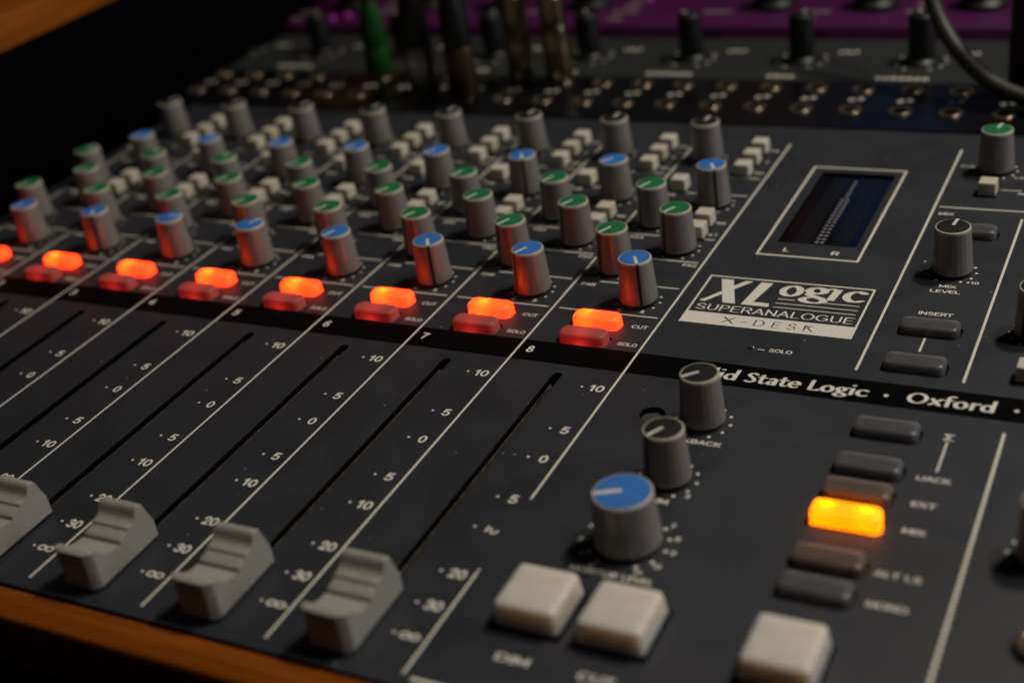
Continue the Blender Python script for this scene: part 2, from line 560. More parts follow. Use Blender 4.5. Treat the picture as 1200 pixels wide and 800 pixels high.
MG = {
    '0': (.72, [arc(.36, .5, .255, .42, 0, 360, 90)]),
    '1': (.56, [stem(.34), bar((.34, .92), (.12, .72))]),
    '2': (.70, [spline((.11, .68), (.2, .88), (.4, .92), (.57, .74), (.46, .5), (.13, .09), n=16), bar((.13, .08), (.6, .08))]),
    '3': (.70, [spline((.11, .74), (.3, .93), (.54, .78), (.46, .57), (.3, .53), n=16), spline((.3, .53), (.52, .46), (.58, .26), (.36, .07), (.1, .22), n=16)]),
    '4': (.70, [stem(.46), bar((.46, .92), (.08, .32)), bar((.08, .3), (.64, .3))]),
    '5': (.70, [bar((.57, .92), (.2, .92)), bar((.2, .92), (.14, .5)), spline((.14, .5), (.34, .61), (.57, .48), (.57, .22), (.34, .07), (.1, .19), n=16)]),
    '6': (.70, [arc(.35, .31, .235, .235, 0, 360, 70), spline((.56, .84), (.38, .93), (.16, .68), (.115, .33), n=16)]),
    '7': (.68, [bar((.08, .92), (.6, .92)), spline((.6, .92), (.36, .5), (.27, .07), n=16)]),
    '8': (.70, [arc(.35, .73, .195, .19, 0, 360, 60), arc(.35, .29, .245, .22, 0, 360, 70)]),
    '9': (.70, [arc(.35, .69, .235, .235, 0, 360, 70), spline((.14, .16), (.32, .07), (.54, .32), (.585, .67), n=16)]),
    '+': (.66, [bar((.08, .45), (.58, .45)), bar((.33, .2), (.33, .7))]),
    ' ': (.40, [[(.2, .5)]]),
    'A': (.76, [bar((.07, .07), (.38, .93)), bar((.38, .93), (.69, .07)), bar((.19, .33), (.57, .33))]),
    'B': (.74, [stem(.13), bar((.13, .93), (.4, .93)), arc(.4, .73, .18, .2, 90, -90), bar((.13, .53), (.43, .53)), arc(.43, .3, .2, .23, 90, -90), bar((.13, .07), (.43, .07))]),
    'C': (.80, [arc(.42, .5, .33, .43, 42, 318, 90)]),
    'D': (.80, [stem(.13), bar((.13, .93), (.36, .93)), arc(.36, .5, .33, .43, 90, -90, 60), bar((.13, .07), (.36, .07))]),
    'E': (.68, [stem(.13), bar((.13, .93), (.6, .93)), bar((.13, .52), (.55, .52)), bar((.13, .07), (.6, .07))]),
    'F': (.64, [stem(.13), bar((.13, .93), (.58, .93)), bar((.13, .5), (.52, .5))]),
    'G': (.84, [arc(.42, .5, .33, .43, 42, 325, 90), bar((.72, .2), (.72, .46)), bar((.72, .46), (.48, .46))]),
    'I': (.26, [stem(.13)]),
    'J': (.60, [bar((.46, .93), (.46, .3)), arc(.27, .29, .19, .22, 0, -165)]),
    'K': (.74, [stem(.13), bar((.62, .93), (.14, .42)), bar((.3, .58), (.67, .07))]),
    'L': (.62, [stem(.13), bar((.13, .07), (.56, .07))]),
    'M': (.88, [stem(.12), bar((.12, .93), (.44, .2)), bar((.44, .2), (.76, .93)), stem(.76)]),
    'N': (.78, [stem(.13), bar((.13, .93), (.65, .07)), stem(.65)]),
    'O': (.88, [arc(.44, .5, .34, .43, 0, 360, 100)]),
    'P': (.70, [stem(.13), bar((.13, .93), (.4, .93)), arc(.4, .7, .2, .23, 90, -90), bar((.13, .47), (.4, .47))]),
    'R': (.74, [stem(.13), bar((.13, .93), (.42, .93)), arc(.42, .71, .19, .22, 90, -90), bar((.13, .49), (.42, .49)), bar((.38, .49), (.64, .07))]),
    'S': (.72, [spline((.6, .76), (.4, .93), (.16, .82), (.17, .62), (.38, .52), (.58, .4), (.6, .19), (.36, .07), (.1, .22), n=16)]),
    'T': (.66, [bar((.05, .93), (.61, .93)), stem(.33)]),
    'U': (.78, [bar((.13, .93), (.13, .34)), arc(.39, .34, .26, .27, 180, 360), bar((.65, .34), (.65, .93))]),
    'V': (.72, [bar((.06, .93), (.36, .07)), bar((.36, .07), (.66, .93))]),
    'X': (.72, [bar((.08, .93), (.64, .07)), bar((.64, .93), (.08, .07))]),
    'i': (.26, [bar((.13, .07), (.13, .64)), [(.13, .9), (.13, .93)]]),
    'Σ': (.70, [bar((.6, .93), (.1, .93)), bar((.1, .93), (.42, .5)), bar((.42, .5), (.1, .07)), bar((.1, .07), (.62, .07))]),
}
MG[' '] = (.40, [])
_mono = {}
BOLD = (0.098, 0.085)
THIN = (0.062, 0.032)
HAIR = (0.050, 0.022)
_nib = {}


def nib_word(pr, word, xa, xb, base, cap, mi=0, shear=0.05, **kw):
    key = tuple(sorted(kw.items()))
    adv = sum(GL[c][0] for c in word)
    k = (xb - xa) / (adv - 0.1)
    x = xa - 0.05 * k
    for c in word:
        if (c, key) not in _nib:
            _nib[(c, key)] = nib_mesh(GL[c][1], **kw)
        V, Q = _nib[(c, key)]
        pr.add([(x + u * k + shear * w * cap, base + w * cap, pr.Z) for u, w in V], Q, mi)
        x += GL[c][0] * k


# ------------------------------------------------------------------ layout constants (mm)
PITCH = 35.0
ROWX = {'L': -25.5, 'R': -10.8}
DOTS_Y = (0.0, -20.5, -33.55, -50.6, -62.6, -79.1, -90.1, -100.1)
DOTS_T = ('10', '5', '0', '5', '10', '20', '30', '∞')
CH = [(k - 8) * PITCH for k in range(1, 9)]         # right divider of each channel strip

# ================================================================== the desk that carries everything
desk = thing('studio_desk', 'black studio desk frame with orange wooden edging around the mixing console', 'desk', (0, 0, -40))
mb = MB(); mb.box(-322, -120, 0, 190, 392, 8)
obj('base_board', mb.build('base_board', ['desk_black']), desk)
mb = MB()
mb.rings([rrect(520, 9.4, 2.0, -30, 5, -65, -118.9), rrect(520, 9.4, 2.0, 38.4, 5, -65, -118.9), rrect(519.2, 8.6, 1.8, 39.4, 5, -65, -118.9), rrect(517.8, 7.2, 1.4, 39.8, 5, -65, -118.9)], True, True)
obj('front_rail', mb.build('front_rail', ['wood_rail'], 40), desk)
mb = MB(); mb.box(-325, -150, -30, 195, -123.8, 24)
obj('front_panel', mb.build('front_panel', ['desk_black']), desk)
mb = MB(); mb.box(-322, -123, 8.2, -305, 392, 93)
obj('side_panel', mb.build('side_panel', ['desk_black']), desk)
mb = MB()
mb.rings([rrect(112, 545, 2.0, 93.2, 4, -361.5, 135), rrect(112, 545, 2.0, 105.2, 4, -361.5, 135), rrect(110.8, 543.8, 1.6, 106.2, 4, -361.5, 135)], True, True)
obj('side_board', mb.build('side_board', ['wood_board'], 40), desk)
mb = MB(); mb.box(-322, 392.4, 0, 190, 400, 60)
obj('back_panel', mb.build('back_panel', ['desk_black']), desk)

# ================================================================== mixing console
console = thing('mixing_console', 'dark grey eight channel mixing console with rows of knobs, glowing buttons and faders', 'mixing console', (0, 0, 0))

# ---- faceplate with real cut-outs
holes = []


def slot_poly(cx, y0, y1, w, n=8):
    r = w / 2
    p = [(cx + r * math.cos(rad(a)), y1 - r + r * math.sin(rad(a))) for a in np.linspace(0, 180, n)]
    p += [(cx + r * math.cos(rad(a)), y0 + r + r * math.sin(rad(a))) for a in np.linspace(180, 360, n)]
    return p


def rect_hole(cx, cy, w, d, rc):
    return [(x, y) for x, y, _ in rrect(w, d, rc, 0, 4, cx, cy)]


for cx in CH:
    holes.append(slot_poly(cx - 17.5, -109.5, 5.2, 2.75))
    holes.append(rect_hole(cx - 17.7, 33.0, 15.4, 7.0, 2.2))
    holes.append(rect_hole(cx - 17.7, 23.2, 15.4, 7.0, 2.2))
SMOKE = [(73.0, 106.8), (73.2, 47.6), (73.2, 28.6), (73.0, -2.3), (72.4, -18.0), (72.3, -28.1), (72.3, -37.9), (72.3, -53.0), (72.2, -62.9)]
for x, y in SMOKE:
    holes.append(rect_hole(x, y, 16.6, 6.6, 1.5))
holes.append([(15.0 + 3.35 * math.cos(rad(a)), -8.0 + 3.35 * math.sin(rad(a))) for a in range(0, 360, 12)])
holes.append(rect_hole(30.1, 119.65, 24.4, 53.9, 0.6))
outer = [(-287, -113.9), (157, -113.9), (157, 184.6), (-287, 184.6)]
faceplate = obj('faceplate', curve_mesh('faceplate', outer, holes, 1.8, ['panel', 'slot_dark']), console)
mb = MB(); mb.box(-287, -113.9, -31.8, 157, 184.6, -9)
obj('chassis', mb.build('chassis', ['slot_dark']), console)
mb = MB()
for x0, y0, x1, y1 in ((-287, -113.9, -285, 184.6), (155, -113.9, 157, 184.6), (-285, -113.9, 155, -112.2), (-285, 182.9, 155, 184.6)):
    mb.box(x0, y0, -8.95, x1, y1, -1.85)
obj('side_skirt', mb.build('side_skirt', ['slot_dark']), console)
# perforated mic grille below the round talkback opening
mb = MB(); mb.lathe([(3.3, -3.0), (3.3, -1.7), (3.0, -1.5)], 24, 0, True, True, cx=15, cy=-8)
obj('microphone_grille', mb.build('microphone_grille', ['grille']), console)

# ---- name band
pr = Print(); pr.Z = 0.03
pr.rect(-286, 9.3, 156, 19.9)
obj('name_band', pr.build('name_band', ['band']), faceplate)
pr = Print(); pr.Z = 0.06
for wd, a, b in (('Solid', 15.6, 30.5), ('State', 32.6, 47.2), ('Logic', 49.4, 64.6), ('Oxford', 74.3, 95.3)):
    nib_word(pr, wd, a, b, 12.1, 4.9)
pr.disc(69.2, 14.0, 0.62); pr.disc(100.2, 14.3, 0.62)
obj('name_lettering', pr.build('name_lettering', ['print_white']), faceplate)

# ---- print shared by every channel strip
def scale_print(worn=False):
    pr = Print()
    for row, (y, t) in enumerate(zip(DOTS_Y, DOTS_T)):
        pr.disc(-8.3, y, 0.40)
        if worn and row == 4:          # the print of this figure is half rubbed away
            nib = nib_mesh([bar((.34, .2), (.34, .78)), arc(.92, .5, .255, .42, 170, 355, 60)], 0.09, 0.08, 12, 56)
            pr.add([(-6.1 + u * 3.3, y - 1.55 + w_ * 3.1, pr.Z) for u, w_ in nib[0]], nib[1])
        elif t == '∞':
            for sx in (-1, 1):
                R = 1.05
                ring_o = [(-4.3 + sx * 1.2 + 1.35 * math.cos(rad(a)), y - .1 + R * math.sin(rad(a))) for a in range(0, 360, 20)]
                ring_i = [(-4.3 + sx * 1.2 + .80 * math.cos(rad(a)), y - .1 + .52 * math.sin(rad(a))) for a in range(0, 360, 20)]
                n = len(ring_o)
                pr.add([(x, yy, .05 + .004 * sx) for x, yy in ring_o + ring_i], [(i, (i + 1) % n, n + (i + 1) % n, n + i) for i in range(n)])
        else:
            w = 2.15 if len(t) == 1 else 4.2
            cx = -4.05 if len(t) == 1 else -4.0
            pr.text(t, cx - w / 2, y - 1.55, cx + w / 2, 3.1, BOLD)
    return pr


scale_me = scale_print().build('fader_scale', ['print_white'])
worn_me = scale_print(True).build('fader_scale_worn', ['print_white'])


pr = Print()
pr.text('CUT', -7.2, 32.5, -2.4, 1.75)
pr.text('SOLO', -7.6, 22.5, -1.7, 1.75)
W = 0.5
pr.rect(-33.0, 39.1, -1.6, 39.1 + W)
pr.rect(-27.4, 57.1, -1.7, 57.1 + W); pr.text('PAN', -32.5, 54.2, -27.9, 1.7)
pr.rect(-22.0, 74.2, -1.8, 74.2 + W); pr.text('FX2', -6.0, 71.5, -1.4, 1.7)
pr.rect(-33.0, 90.1, -20.2, 90.1 + W); pr.text('FX1', -29.6, 87.4, -25.2, 1.6)
pr.rect(-19.0, 90.1, -1.8, 90.1 + W); pr.text('ALT', -6.0, 93.2, -2.0, 1.5)
pr.text('PRE', -6.0, 101.6, -2.0, 1.5)
pr.rect(-33.0, 123.4, -18.8, 123.4 + W); pr.text('CUE', -30.6, 120.6, -26.4, 1.6)
pr.rect(-8.0, 123.6, -1.7, 123.6 + W); pr.text('ST', -32.6, 107.6, -28.6, 1.5)
pr.rect(-18.0, 137.8, -1.7, 137.8 + W)
pr.text('POL', -5.2, 161.6, -1.6, 1.4); pr.disc(-3.6, 152.4, 0.5); pr.text('INS', -5.0, 142.0, -1.8, 1.4)
ANG = [-60 + 30 * i for i in range(11)]
for c, y in (('R', 48.1), ('L', 65.7), ('R', 82.3), ('L', 99.2), ('R', 116.2), ('L', 152.5)):
    pr.ring_dots(ROWX[c], y, 6.6, ANG, 0.42)
pr.text('R', -7.9, 41.0, -6.7, 1.5); pr.text('L', -14.9, 41.0, -13.8, 1.5)
strip_me = pr.build('channel_legend', ['print_white'])

pr = Print(); pr.Z = 0.055
pr.rect(-0.32, -110.4, 0.32, 168.8)
divider_me = pr.build('divider_line', ['print_white'])
pr = Print(); pr.Z = 0.055
pr.rect(-0.32, -110.4, 0.32, -77.4); pr.rect(-0.32, -76.9, 0.32, -76.2); pr.rect(-0.32, -49.4, 0.32, 168.8)
divider_last_me = pr.build('divider_line_broken', ['print_white'])

for k, cx in zip(range(1, 9), CH):
    obj('fader_scale', worn_me if k == 8 else scale_me, faceplate, (cx, 0, 0))
    obj('channel_legend', strip_me, faceplate, (cx, 0, 0))
    obj('divider_line', divider_me, faceplate, (cx - PITCH, 0, 0))
    pr = Print(); pr.Z = 0.06
    pr.text(str(k), -32.0, 13.5, -30.0, 3.3, BOLD)
    obj('channel_number', pr.build('channel_number', ['print_white']), faceplate, (cx, 0, 0))
obj('divider_line', divider_last_me, faceplate)

# ---- master section print
pr = Print()
pr.rect(58.8, 24.1, 59.5, 170.5)
pr.rect(85.7, 24.1, 86.4, 119.6)
pr.rect(98.6, -90, 99.3, 4.2)
pr.rect(60.6, 124.6, 150, 125.2)
pr.text('MIX', 61.3, 119.2, 65.9, 1.7)
pr.text('MIX', 70.5, 72.5, 75.2, 1.6)
pr.text('LEVEL', 68.6, 69.4, 76.8, 1.7)
pr.text('+10', 77.3, 75.9, 80.8, 1.5)
pr.text('CUE', 61.4, 156.3, 66.0, 1.6)
pr.text('+10', 79.2, 149.0, 83.2, 1.5)
pr.text('AFL', 82.0, 137.0, 86.4, 1.6); pr.rect(76.6, 139.7, 83.0, 140.1)
pr.text('INSERT', 68.2, 56.2, 77.3, 1.8)
pr.rect(72.35, 36.6, 72.95, 43.8)
pr.ring_dots(72.4, 82.5, 6.75, ANG, 0.45)
pr.disc(63.8, 87.3, 0.3)
pr.ring_dots(72.7, 155.0, 6.75, ANG, 0.45)
pr.ring_dots(99.6, 51.5, 6.75, ANG, 0.45)
pr.ring_dots(113.5, -39.0, 7.2, ANG, 0.5)
pr.ring_dots(28.8, -8.1, 7.1, ANG, 0.45)
pr.ring_dots(28.8, -33.2, 7.1, ANG, 0.45)
pr.text('TALKBACK', 21.4, -17.9, 36.4, 1.75)
pr.text('3', 34.9, -39.3, 36.2, 1.5)
pr.text('DIM', 27.2, -42.8, 32.0, 1.7)
for n_, a in zip(('0', '1', '2', '3', '4', '5', '6', '7', '8', '9', '10', '11'), [244, 217, 190, 163, 136, 109, 82, 46, 21, -5, -34, -58]):
    x = 28.6 + 9.2 * math.cos(rad(a)); y = -58.0 + 9.2 * math.sin(rad(a))
    pr.disc(x, y, 0.5)
    x = 28.6 + 11.0 * math.cos(rad(a)); y = -58.0 + 11.0 * math.sin(rad(a))
    w = 1.2 if len(n_) == 1 else 2.0
    pr.text(n_, x - w / 2, y - 0.8, x + w / 2, 1.6)
pr.text('MONITOR LEVEL', 19.4, -70.6, 39.0, 1.8)
pr.text('DIM', 16.0, -101.0, 23.8, 2.3)
pr.text('CUT', 34.6, -101.0, 42.4, 2.3)
pr.rect(2.2, -111.6, 52, -110.7)
pr.text('iJACK', 83.3, -18.9, 90.9, 1.8)
pr.text('EXT', 84.2, -28.8, 89.6, 1.8)
pr.text('MIX', 84.4, -38.6, 89.3, 1.8)
pr.text('ALT LS', 82.1, -54.0, 91.7, 1.8)
pr.text('MONO', 82.7, -63.8, 91.0, 1.8)
pr.text('Σ', 86.0, -1.9, 88.4, 2.6)
pr.rect(86.95, -14.8, 87.45, -2.6)
pr.text('SOLO', 34.6, 28.1, 40.9, 1.7)
pr.rect(31.4, 28.6, 33.4, 28.95)
obj('master_legend', pr.build('master_legend', ['print_white']), faceplate)

# ---- badge
pr = Print()
pr.frame(4.8, 39.2, 54.2, 67.7, 0.62)
pr.rect(5.42, 39.82, 53.58, 45.6)
pr.poly([(8.8, 65.9), (12.5, 65.9), (17.4, 52.0), (13.6, 52.0)])
pr.poly([(6.6, 51.9), (8.3, 51.9), (18.6, 65.9), (16.3, 65.9)], z=0.056)
pr.poly([(21.0, 65.9), (24.7, 65.9), (22.2, 54.0), (19.1, 51.95)][::-1])
pr.poly([(22.2, 54.0), (26.9, 54.0), (27.3, 51.95), (19.1, 51.95)][::-1])
pr.poly([(43.0, 65.7), (45.3, 65.7), (44.3, 58.95), (42.0, 58.95)][::-1])
B = dict(a=0.108, b=0.034, ang=12)
nib_word(pr, 'o', 27.9, 34.2, 58.9, 10.3, shear=0.03, **B)
nib_word(pr, 'g', 35.0, 42.0, 59.0, 10.5, shear=0.03, **dict(B, a=0.098))
nib_word(pr, 'c', 46.3, 52.2, 58.9, 10.3, shear=0.03, **B)
pr.rect(28.5, 57.0, 33.6, 57.35); pr.rect(41.7, 57.0, 52.1, 57.35)
pr.rect(28.5, 54.5, 52.1, 54.85); pr.rect(28.5, 52.15, 52.1, 52.5)
pr.text('SUPERANALOGUE', 6.7, 46.9, 52.5, 3.7, THIN)
pr.Z = 0.07
x = 16.8
for c, w in (('X', 3.6), ('-', 1.8), ('D', 3.4), ('E', 2.6), ('S', 2.6), ('K', 3.0)):
    if c == '-':
        pr.rect(x, 42.0, x + w, 42.3, 1)
    else:
        pr.text(c, x, 40.6, x + w, 3.6, HAIR, 1)
    x += w + 1.85
obj('badge', pr.build('badge', ['print_white', 'print_dark']), faceplate)
pr = Print()
pr.Z = 0.09
for i in range(7):
    a = i * 51
    pr.disc(41.2 + 0.35 * math.cos(a), 43.4 + 0.5 * math.sin(a * 2), 0.10 + 0.05 * (i % 3), 7)
obj('badge_scratch', pr.build('badge_scratch', ['slot_metal']), faceplate)

# ---- level meter window
pr = Print()
pr.frame(13.7, 83.3, 45.3, 150.8, 0.75)
pr.text('L', 21.2, 86.6, 23.0, 2.3, BOLD); pr.text('R', 36.0, 86.6, 38.4, 2.3, BOLD)
obj('meter_frame', pr.build('meter_frame', ['print_white']), faceplate)
mb = MB(); mb.box(17.7, 92.5, -3.0, 42.5, 146.8, -0.9)
meter = obj('meter_window', mb.build('meter_window', ['meter_glass']), console)
for side, bx in (('L', 22.2), ('R', 34.0)):
    for i in range(26):
        y = 93.6 + i * 2.0
        if side == 'L' and i == 0:
            pm = Print(); pm.Z = 0; pm.rect(0, 0, 5.2, 1.0); bar_me = pm.build('meter_segment', ['meter_bar'])
        obj('meter_segment', bar_me, meter, (bx, y, -0.86))
pr = Print(); pr.Z = -0.84
for i in range(21):
    y = 93.2 + i * 2.4
    for dx in (-0.85, 0.85) if i < 15 else (0.0,):
        pr.rect(30.1 + dx - 0.5, y + 0.55, 30.1 + dx + 0.5, y + 0.85)
        pr.rect(30.1 + dx - 0.5, y, 30.1 + dx + 0.5, y + 0.3)
        pr.rect(30.1 + dx + 0.15, y + 0.3, 30.1 + dx + 0.5, y + 0.55)
obj('meter_scale', pr.build('meter_scale', ['meter_ink']), meter)

# ---- small indicator beside the SOLO legend
mb = MB(); mb.lathe([(1.1, 0.02), (1.05, 0.2), (0.85, 0.45), (0.4, 0.6), (0.1, 0.62)], 20)
obj('indicator_or_glint', mb.build('indicator_or_glint', ['led_dark'], 50), console, (29.6, 29.3, 0))

# ---- knobs
def knob_meshes(rb, rt, h, cap_mat, tag):
    mb = MB()
    mb.lathe([(rb - .6, 0.05), (rb - .55, 0.9), (rb - .9, 1.0)], 40, 2, False)
    n = 144
    prof = [(rb - .35, 1.0), (rb, 1.25), (rb - .02, 2.0)]
    for i in range(1, 9):
        t = i / 8
        prof.append((rb + (rt - rb) * t, 2.0 + (h - 1.0 - 2.0) * t))
    k = len(mb.v)
    mb.lathe(prof, n, 0, False, False, ribs=24, amp=0.02, rz0=2.0, rz1=h - 1.5)
    mb.lathe([(rt, h - 1.0), (rt + 0.02, h - 0.5), (rt - 0.12, h - 0.22), (rt - 0.45, h - 0.12), (rt - 0.55, h - 0.4)], 48, 1, False)
    mb.lathe([(rt - 0.5, h - 0.45), (0.2, h - 0.45)], 32, 2)
    # index groove down the side at the pointer
    g = 0.42
    V = []
    for r, z in [(rb + .06, 1.3), (rb + .05, 2.0), (rt + .07, h - 1.0), (rt + .07, h - .45), (rt - .4, h - .06)]:
        V += [(r, -g, z), (r, g, z)]
    mb.add(V, [(2 * i, 2 * i + 1, 2 * i + 3, 2 * i + 2) for i in range(4)], 2)
    body = mb.build('knob_' + tag, ['knob_grey', 'knob_rim', 'knob_groove'], 38)
    mb = MB()
    rc = rt - 0.5
    mb.lathe([(rc, h - 0.42), (rc, h - 0.15), (rc - .12, h - 0.02), (rc * .6, h + .10), (rc * .2, h + .14)], 48)
    cap = mb.build('cap_' + tag, [cap_mat], 40)
    mb = MB()
    w = 0.48 * rt / 5
    V = []
    for r in np.linspace(0.1, rc + 0.30, 8):
        t = r / rc
        z = h + .14 - .04 * min(1, max(0, (t - .2) / .4)) - (.12 * max(0, (t - .6) / .4)) + .06
        V += [(r, -w, z), (r, w, z)]
    mb.add(V, [(2 * i, 2 * i + 2, 2 * i + 3, 2 * i + 1) for i in range(7)])
    ptr = mb.build('pointer_' + tag, ['pointer_white'])
    return body, cap, ptr


KN = {c: knob_meshes(5.7, 4.95, 14.6, 'cap_' + c, c) for c in ('blue', 'green', 'black')}
KN['monitor'] = knob_meshes(7.75, 6.85, 14.2, 'cap_blue', 'monitor')


def knob(kind, x, y, ang, label=None):
    b, c, p = KN[kind]
    o = obj('rotary_knob', b, console, (x, y, 0), rad(ang))
    if label:
        o['label'] = label
    obj('coloured_cap', c, o)
    obj('pointer_line', p, o)
    return o


PAN = [240, -60, 25, 69, 240, -60, 240, -60]
CUE = [240, 75, 240, 240, 240, -62, 225, -60]
GA = [240] * 8
GB = [240] * 8
GC = [80, 80, 95, 240, 240, 240, 240, 240]
for k in range(8):
    cx = CH[k]
    knob('blue', cx + ROWX['R'], 48.1, PAN[k])
    knob('green', cx + ROWX['L'], 65.7, GB[k])
    knob('green', cx + ROWX['R'], 82.3, GA[k])
    knob('green', cx + ROWX['L'], 99.2, GC[k])
    knob('blue', cx + ROWX['R'], 116.2, CUE[k])
    knob('black', cx + ROWX['L'], 152.5, 86 + (k * 37 % 9 - 4))
knob('black', 72.4, 82.5, 84)
knob('green', 72.7, 155.0, 80)
knob('black', 28.8, -8.1, 219)
knob('black', 28.8, -33.2, 238)
knob('monitor', 28.6, -58.0, 204, 'large blue capped knob')
knob('black', 99.6, 51.5, 240)
knob('black', 113.5, -39.0, 240)

# ---- small square push buttons
mb = MB()
pillow(mb, 5.6, 5.6, 4.6, 0.5, 0.35, 0.15, 0.05, 0.0, n=4, nb=3)
small_me = mb.build('push_button', ['small_cap'], 50)
mb = MB(); mb.box(-3.1, -3.1, 0.03, 3.1, 3.1, 0.5); small_col = mb.build('button_collar', ['black_plastic'])
spots = []
for cx in CH:
    spots += [(cx - 8.6, 161.2), (cx - 8.6, 151.2), (cx - 8.6, 141.2), (cx - 26.4, 126.6), (cx - 8.7, 101.6), (cx - 8.2, 92.4)]
spots += [(73.2, 137.0), (100.6, 29.5)]
for x, y in spots:
    b = obj('push_button', small_me, console, (x, y, 0))
    obj('button_collar', small_col, b)

# ---- CUT and SOLO keys
mb = MB(); pillow(mb, 14.8, 6.4, 3.1, 2.1, 0.9, 0.3, -2.0, 0.25, n=5, nb=5)
cut_me = mb.build('cut_button', ['cut_lit'], 60)
mb = MB(); pillow(mb, 14.8, 6.4, 3.1, 2.1, 0.9, 0.3, -2.0, 0.25, n=5, nb=5)
solo_me = mb.build('solo_button', ['solo_cap'], 60)
mb = MB(); pillow(mb, 15.6, 6.3, 2.7, 1.5, 0.8, 0.15, -2.0, 0.12, n=5, nb=4, closed=True)
smoke_me = mb.build('smoked_button', ['smoke_cap'], 50)
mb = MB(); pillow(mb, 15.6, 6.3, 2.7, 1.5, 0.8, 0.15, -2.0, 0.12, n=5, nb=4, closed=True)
smoke_glow_me = mb.build('smoked_button_glow_tint', ['smoke_cap_glow_tint'], 50)
mb = MB(); pillow(mb, 15.6, 6.3, 3.5, 1.5, 0.9, 0.15, -2.0, 0.15, n=5, nb=4)
amber_me = mb.build('amber_button', ['amber_lit'], 60)


def diode(name, parent, loc, energy, color, size=0.7):
    d = bpy.data.lights.new(name, 'POINT')
    d.energy = energy
    d.color = color
    d.shadow_soft_size = size * MM
    o = bpy.data.objects.new(name, d)
    col.objects.link(o)
    o.parent = parent
    o.location = Vector(loc) * MM


for cx in CH:
    b = obj('cut_button', cut_me, console, (cx - 17.7, 33.0, 0))
    b['label'] = 'glowing orange red CUT button'
    diode('cut_diode', b, (random.uniform(-3.4, -1.6), random.uniform(.3, .8), 1.7), random.uniform(0.0011, 0.0018), (1.0, 0.42, 0.03))
    b = obj('solo_button', solo_me, console, (cx - 17.7, 23.2, 0))
    b['label'] = 'dull red unlit SOLO button'
    diode('stray_glow', b, (random.uniform(-.6, .6), -0.6, -0.8), random.uniform(0.0009, 0.0012), (1.0, 0.11, 0.085), 1.6)  # lamp added inside the unlit cap for light leaking from CUT
for i, (x, y) in enumerate(SMOKE):
    if i == 6:
        b = obj('source_button', amber_me, console, (x, y, 0))
        b['label'] = 'glowing amber source button'
        diode('amber_diode', b, (-4.4, 0.5, 2.3), 0.00055, (1.0, 0.72, 0.05))
        diode('amber_diode', b, (4.4, 0.5, 2.3), 0.00055, (1.0, 0.72, 0.05))
    else:
        obj('source_button', smoke_glow_me if i in (5, 7) else smoke_me, console, (x, y, 0))

# ---- three large cream keys
mb = MB(); pillow(mb, 15.0, 15.0, 6.3, 1.1, 0.8, 0.55, 0.8, 0.10, n=4, nb=4, closed=True)
key_me = mb.build('large_key', ['cream_cap'], 50)
mb = MB(); mb.box(-6.6, -6.6, 0.3, 6.6, 6.6, 0.82); mb.box(-8.0, -8.0, 0.03, 8.0, 8.0, 0.3); key_base = mb.build('key_base_shade', ['slot_dark'])  # wide black plate draws the dark gap and contact shadow round the key
for x, y in ((19.0, -84.6), (38.2, -84.8), (72.3, -84.8)):
    b = obj('large_key', key_me, console, (x, y, 0))
    obj('key_base_shade', key_base, b)

# ---- faders
prof = [(-11.0, .9), (-11.0, 10.2), (-10.75, 10.65), (-10.3, 10.85), (-8.9, 10.85), (-8.2, 10.5), (-7.0, 9.1), (-5.6, 8.0),
        (-3.8, 7.35), (-1.5, 7.2), (-1.1, 6.6), (-0.75, 6.65), (-0.55, 7.5), (-0.1, 7.85), (1.3, 8.0), (2.3, 8.35), (2.75, 8.95), (3.9, 9.15), (4.9, 9.45), (5.5, 9.95),
        (6.0, 10.9), (6.5, 11.7), (7.1, 12.1), (7.9, 12.2), (8.5, 11.95), (9.0, 11.3), (10.8, 6.1), (11.0, 5.3), (11.0, .9)]
mb = MB()
n = len(prof)
HW = 5.65
for sgn in (-1, 1):
    pass
xs = [(-HW, 0.25, 1.7), (-HW + .4, 0.0, 1.0), (-HW + 1.7, 0.0, 0.0), (HW - 1.7, 0.0, 0.0), (HW - .4, 0.0, 1.0), (HW, 0.25, 1.7)]


def inset(p, d, c):
    return (max(p[0], -11 + c) * (1 - d / 12), 5.5 + (p[1] - 5.5) * (1 - d / 7))


R = []
for x, d, c in xs:
    R += [(x, *inset(p, d, c)) for p in prof]
F = []
for j in range(len(xs) - 1):
    for i in range(n):
        a = j * n + i; b = j * n + (i + 1) % n
        F.append((a, b, b + n, a + n))
mb.add(R, F)
mb.add([R[i] for i in range(n)], [tuple(range(n))])
mb.add([R[5 * n + i] for i in range(n)], [tuple(reversed(range(n)))])
fader_me = mb.build('fader_cap', ['fader_plastic'], 32)
mb = MB(); mb.box(-1.0, -3.5, -7.5, 1.0, 3.5, 1.2); stem_me = mb.build('fader_stem', ['slot_metal'])
mb = MB(); mb.box(-1.0, -109, -9, -0.65, 1.2, -1.5); mb.box(-1.4, -109, -9, -1.05, 5, -2.2, 1)
rail_me = mb.build('fader_rail', ['slot_metal', 'slot_dark'])
for cx in CH:
    f = obj('fader_cap', fader_me, console, (cx - 18.4, -99.2 + random.uniform(-.25, .25), 0))
    obj('fader_stem', stem_me, f)
    obj('fader_rail', rail_me, console, (cx - 17.5, 0, 0))

# ---- phones socket at the right
mb = MB()
mb.lathe([(4.6, 0.03), (4.6, 1.6), (4.2, 2.1), (3.3, 2.2), (2.4, 1.9), (2.1, 1.0), (2.0, 0.3)], 32, 0, False)
mb.lathe([(2.05, 0.2), (0.1, 0.15)], 24, 1)
obj('phones_socket', mb.build('phones_socket', ['brass', 'slot_dark'], 40), console, (116.2, -66.5, 0))

